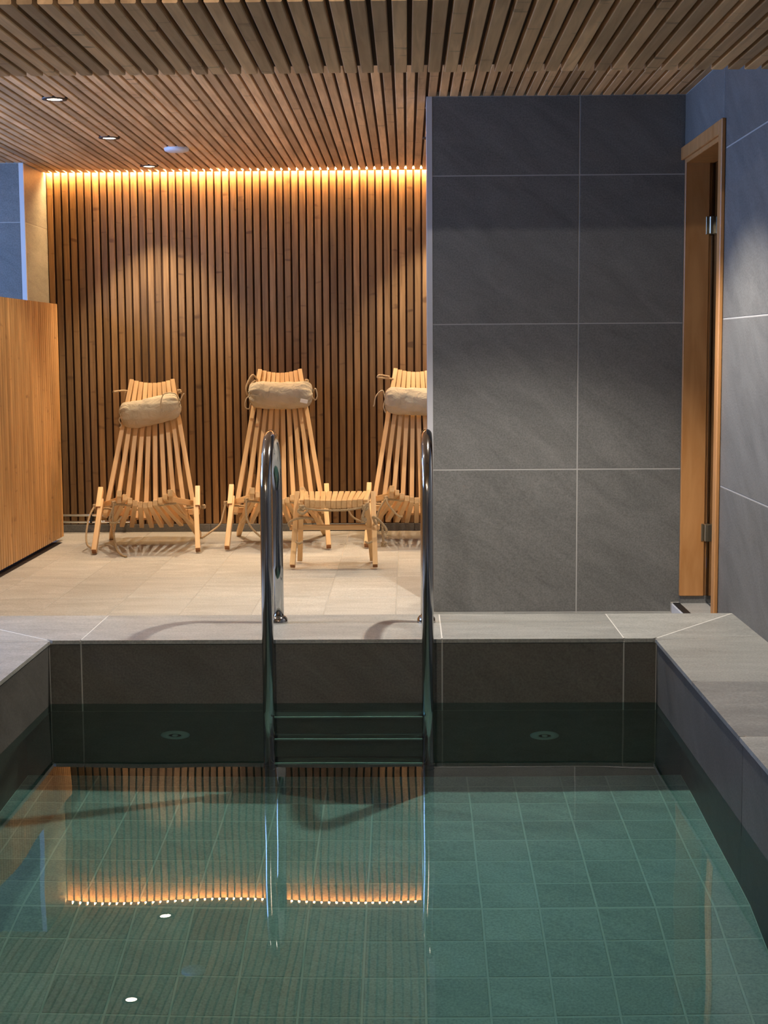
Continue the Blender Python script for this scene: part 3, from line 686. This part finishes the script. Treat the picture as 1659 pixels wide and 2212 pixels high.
def chair(loc, rz, label, ztop=0.91, ytop=0.70, ropes=()):
    t = empty('stick_chair', loc, rz); tag(t, label, 'chair', 'slatted wooden lounge chairs')
    n = 10
    for i in range(n):
        u = (i - (n - 1) / 2) / ((n - 1) / 2)                       # -1 .. 1
        top = (u * .1125, ytop + .022 * (1 - u * u) , ztop - .022 * (1 - u * u))
        bot = (u * .243, .335 + .03 * (1 - u * u), .165 - .02 * (1 - u * u))
        stick('back_slat', t, bot, top, .0245, .034)
    m_ = 9
    for i in range(m_):
        u = (i - (m_ - 1) / 2) / ((m_ - 1) / 2)
        fr = (u * .104, .02, .300 - .042 * (1 - u * u))
        re = (u * .216, .415, .118 - .012 * (1 - u * u))
        stick('seat_slat', t, re, fr, .0245, .032)
    for s in (-1, 1):
        stick('leg', t, (s * .270, .016, .017), (s * .252, .255, .262), .026, .036, end=1)
        stick('side_stick', t, (s * .264, .205, .222), (s * .260, .318, .318), .0265, .036, end=1)
        stick('leg', t, (s * .247, .655, .016), (s * .131, .004, .322), .026, .036, end=1)
        stick('seat_side', t, (s * .133, .010, .286), (s * .232, .30, .235), .024, .030)
    stick('crossbar', t, (-.262, .43, .175), (.262, .43, .175), .030, .034, (0, 0, 1))
    for p, q in (((-.29, .31, .215), (.29, .31, .215)), ((-.16, .045, .262), (.16, .045, .262))):
        rope('rope', t, [p, tuple((a + b) / 2 - (.012 if k == 2 else 0) for k, (a, b) in enumerate(zip(p, q))), q], .0045)
    rope('rope', t, [(-.128, ytop - .03, ztop - .065), (0, ytop + .005, ztop - .085), (.128, ytop - .03, ztop - .065)], .0042)
    knot(t, (.150, ytop - .03, ztop - .063), .010)
    knot(t, (-.292, .300, .225)); knot(t, (-.163, .03, .268)); knot(t, (.29, .31, .215), .010)
    for k, pts in enumerate(ropes): rope('rope_end', t, pts, .0042)
    return t

def pillow(name_label, loc, rot, ln=0.345, r=0.076, wr=0.0, tagged=False, cords=()):
    t = empty('neck_pillow', loc); t.rotation_euler = rot; tag(t, name_label, 'pillow', 'bolster pillows on the chairs')
    rng = random.Random(int(wr * 100) + 3); nU, nV = 56, 60; vs = []
    ph = [rng.random() * 6.28 for _ in range(8)]
    for i in range(nU + 1):
        s = i / nU * 2 - 1; x = s * ln / 2
        e = max(0.0, 1 - abs(s) ** 7)
        rad = r * (0.30 + 0.70 * e ** .55) if abs(s) < 1 else r * .30
        pk = max(0, (abs(s) - .62) / .38)                                   # puckering towards the tied ends
        for k in range(nV):
            a = 2 * math.pi * k / nV
            q = rad * (1 + .075 * pk * math.sin(13 * a + ph[0]) + .05 * pk * math.sin(7 * a + ph[1] + 4 * s))
            q *= 1 + .014 * math.sin(3 * a + 5 * s + ph[2]) + .012 * math.sin(9 * s + 4 * a + ph[3]) + .016 * math.sin(15 * s + 5 * math.sin(a + ph[5])) + .012 * math.sin(11 * a - 6 * s + ph[6])
            vs.append((x + .004 * math.sin(5 * a + ph[4]) * pk, q * math.cos(a) * .86, q * math.sin(a) - .010 * (1 - s * s)))
    fs = [(i * nV + k, i * nV + (k + 1) % nV, (i + 1) * nV + (k + 1) % nV, (i + 1) * nV + k) for i in range(nU) for k in range(nV)]
    fs += [tuple(range(nV)), tuple(nU * nV + k for k in range(nV - 1, -1, -1))]
    o = link('cover', mesh_of('cover', vs, fs, True), M['linen']); o.parent = t
    for s in (-1, 1):
        mb = MB(); mb.tube([(s * (ln / 2 - .004), .030 * math.cos(a), .030 * math.sin(a) - .004) for a in [2 * math.pi * k / 20 for k in range(20)]], .0035, 6, closed=True); o = link('drawstring', mb.mesh('drawstring'), M['cord']); o.parent = t
    for pts in cords: rope('drawstring', t, pts, .003, 'cord', 6)
    if tagged:
        mb = MB(); mb.cbox(-.022, .022, -.001, .001, -.011, .011, .0008); o = mb.build('care_tag', M['tag'], None); o.parent = t
        o.matrix_local = Matrix.Translation((.132, -.070, -.036)) @ Matrix.Rotation(.25, 4, 'Y') @ Matrix.Rotation(.35, 4, 'Z')
    return t

chair((-1.372, 7.79, ZF), 0.09, 'slatted wooden lounge chair nearest the ribbed screen, at left', .895, .69,
      ropes=([(-.128, .66, .835), (-.16, .62, .84), (-.205, .55, .835)],
             [(-.145, .655, .83), (-.15, .64, .79), (-.148, .63, .72)],
             [(-.292, .30, .23), (-.315, .24, .18), (-.325, .16, .10), (-.315, .10, .045), (-.285, .07, .025), (-.262, .05, .01)],
             [(-.163, .02, .27), (-.170, .01, .20), (-.165, .005, .11), (-.150, .0, .03), (-.12, -.06, .006), (-.09, -.12, .006)],
             [(-.163, .02, .26), (-.185, .0, .18), (-.15, -.005, .17), (-.12, .0, .20)]))
chair((-0.690, 7.905, ZF), 0.05, 'slatted wooden lounge chair in the middle behind the left handrail', .945, .72,
      ropes=([(-.126, .68, .885), (-.15, .66, .92), (-.175, .65, .89), (-.190, .64, .84), (-.175, .64, .80), (-.150, .65, .83), (-.130, .67, .88)],
             [(-.140, .66, .89), (-.165, .64, .86), (-.165, .64, .81)],
             [(-.292, .30, .23), (-.305, .25, .17), (-.32, .20, .12), (-.37, .14, .085), (-.41, .10, .06)],
             [(-.163, .02, .27), (-.165, .0, .19), (-.14, -.01, .13), (-.09, -.02, .08), (-.06, -.03, .07)]))
chair((0.048, 7.965, ZF), 0.00, 'slatted wooden lounge chair partly hidden by the slate partition', .945, .70,
      ropes=([(-.128, .66, .89), (-.155, .62, .895), (-.20, .56, .90), (-.215, .55, .905), (-.20, .56, .915), (-.15, .62, .905)],
             [(-.292, .30, .225), (-.33, .25, .27), (-.375, .22, .23), (-.36, .22, .16), (-.30, .24, .12), (-.25, .26, .14)],
             [(-.292, .30, .225), (-.27, .24, .18), (-.30, .22, .14)],
             [(-.163, .02, .27), (-.15, -.005, .235), (-.10, -.015, .18), (-.075, -.015, .175)],
             [(-.163, .02, .27), (-.205, .0, .20), (-.212, .0, .13), (-.205, .0, .09)]))

pillow('linen bolster pillow tilted on the left chair', (-1.425, 8.335, 0.600), (0.05, -0.20, 0.09), .335, .075, .01, False,
       cords=([(.165, -.03, .0), (.16, -.055, .06), (.10, -.07, .075), (.07, -.072, .03), (.066, -.072, .0)], [(.168, 0, .01), (.195, -.01, .045), (.205, -.01, .05)],
              [(-.167, 0, 0), (-.178, -.02, -.02), (-.172, -.02, -.05), (-.185, -.02, -.06)]))
pillow('linen bolster pillow with white tag on the middle chair', (-0.712, 8.478, 0.680), (0.05, 0.0, 0.05), .355, .076, .02, True,
       cords=([(-.177, 0, -.01), (-.195, -.01, -.03), (-.200, -.01, -.07), (-.18, -.01, -.082), (-.168, -.01, -.05)],
              [(.177, 0, .0), (.195, -.01, .03), (.205, -.01, -.01), (.195, -.01, -.035), (.18, -.01, -.02)]))
pillow('linen bolster pillow cut off by the slate partition', (0.050, 8.50, 0.640), (0.05, 0.03, 0.0), .35, .077, .03, False,
       cords=([(-.175, 0, 0), (-.19, -.01, .05), (-.225, -.02, .02), (-.235, -.02, -.03), (-.24, -.02, -.04)], [(-.175, 0, 0), (-.182, -.02, -.04), (-.17, -.02, -.075)]))

# ------------------------------------------------------------------ footstool
st = empty('footstool', (-0.3595, 7.205, ZF)); tag(st, 'small slatted wooden footstool tied with rope between the handrails', 'footstool')
for s in (-1, 1):
    stick('leg', st, (s * .2005, .014, .016), (s * .188, .235, .352), .025, .036, end=1)
    stick('leg', st, (s * .182, .262, .016), (s * .158, .06, .330), .025, .036, end=1)
for i in range(11):
    u = (i - 5) / 5
    stick('seat_slat', st, (u * .128, .028, .320 - .006 * (1 - u * u)), (u * .150, .262, .338), .0245, .040)
for s in (-1, 1): stick('seat_slat', st, (s * .154, .05, .318), (s * .166, .27, .345), .022, .036)
stick('crossbar', st, (-.222, .145, .190), (.222, .145, .190), .024, .030, (0, 0, 1))
rope('rope', st, [(-.165, .03, .30), (-.08, .02, .290), (0, .018, .287), (.08, .02, .290), (.150, .03, .302)], .0042)
rope('rope', st, [(-.17, .25, .335), (0, .25, .325), (.17, .25, .335)], .0042)
for s in (-1, 1): knot(st, (s * .152, .025, .300), .014)
rope('rope', st, [(-.150, .025, .305), (-.17, .02, .285), (-.15, .015, .272), (-.128, .02, .285), (-.125, .02, .30)], .0048)
rope('rope', st, [(.150, .03, .305), (.162, .02, .32), (.150, .015, .29), (.140, .01, .255), (.145, .01, .235), (.155, .02, .25)], .0048)
knot(st, (.145, .02, .238), .012)
rope('rope', st, [(-.218, .130, .195), (-.222, .11, .215), (-.19, .09, .238), (-.13, .08, .245), (-.10, .08, .235)], .0050)
rope('rope', st, [(.205, .130, .20), (.19, .09, .245), (.215, .08, .235), (.245, .09, .20), (.255, .09, .18), (.25, .09, .165)], .0050)
rope('rope_end', st, [(.235, .09, .205), (.238, .09, .16), (.240, .09, .115)], .0050)
knot(st, (.242, .09, .112), .012)
rope('rope', st, [(-.185, .02, .135), (-.168, .015, .128), (-.152, .02, .135)], .0046); rope('rope', st, [(.185, .02, .135), (.168, .015, .128), (.152, .02, .135)], .0046)
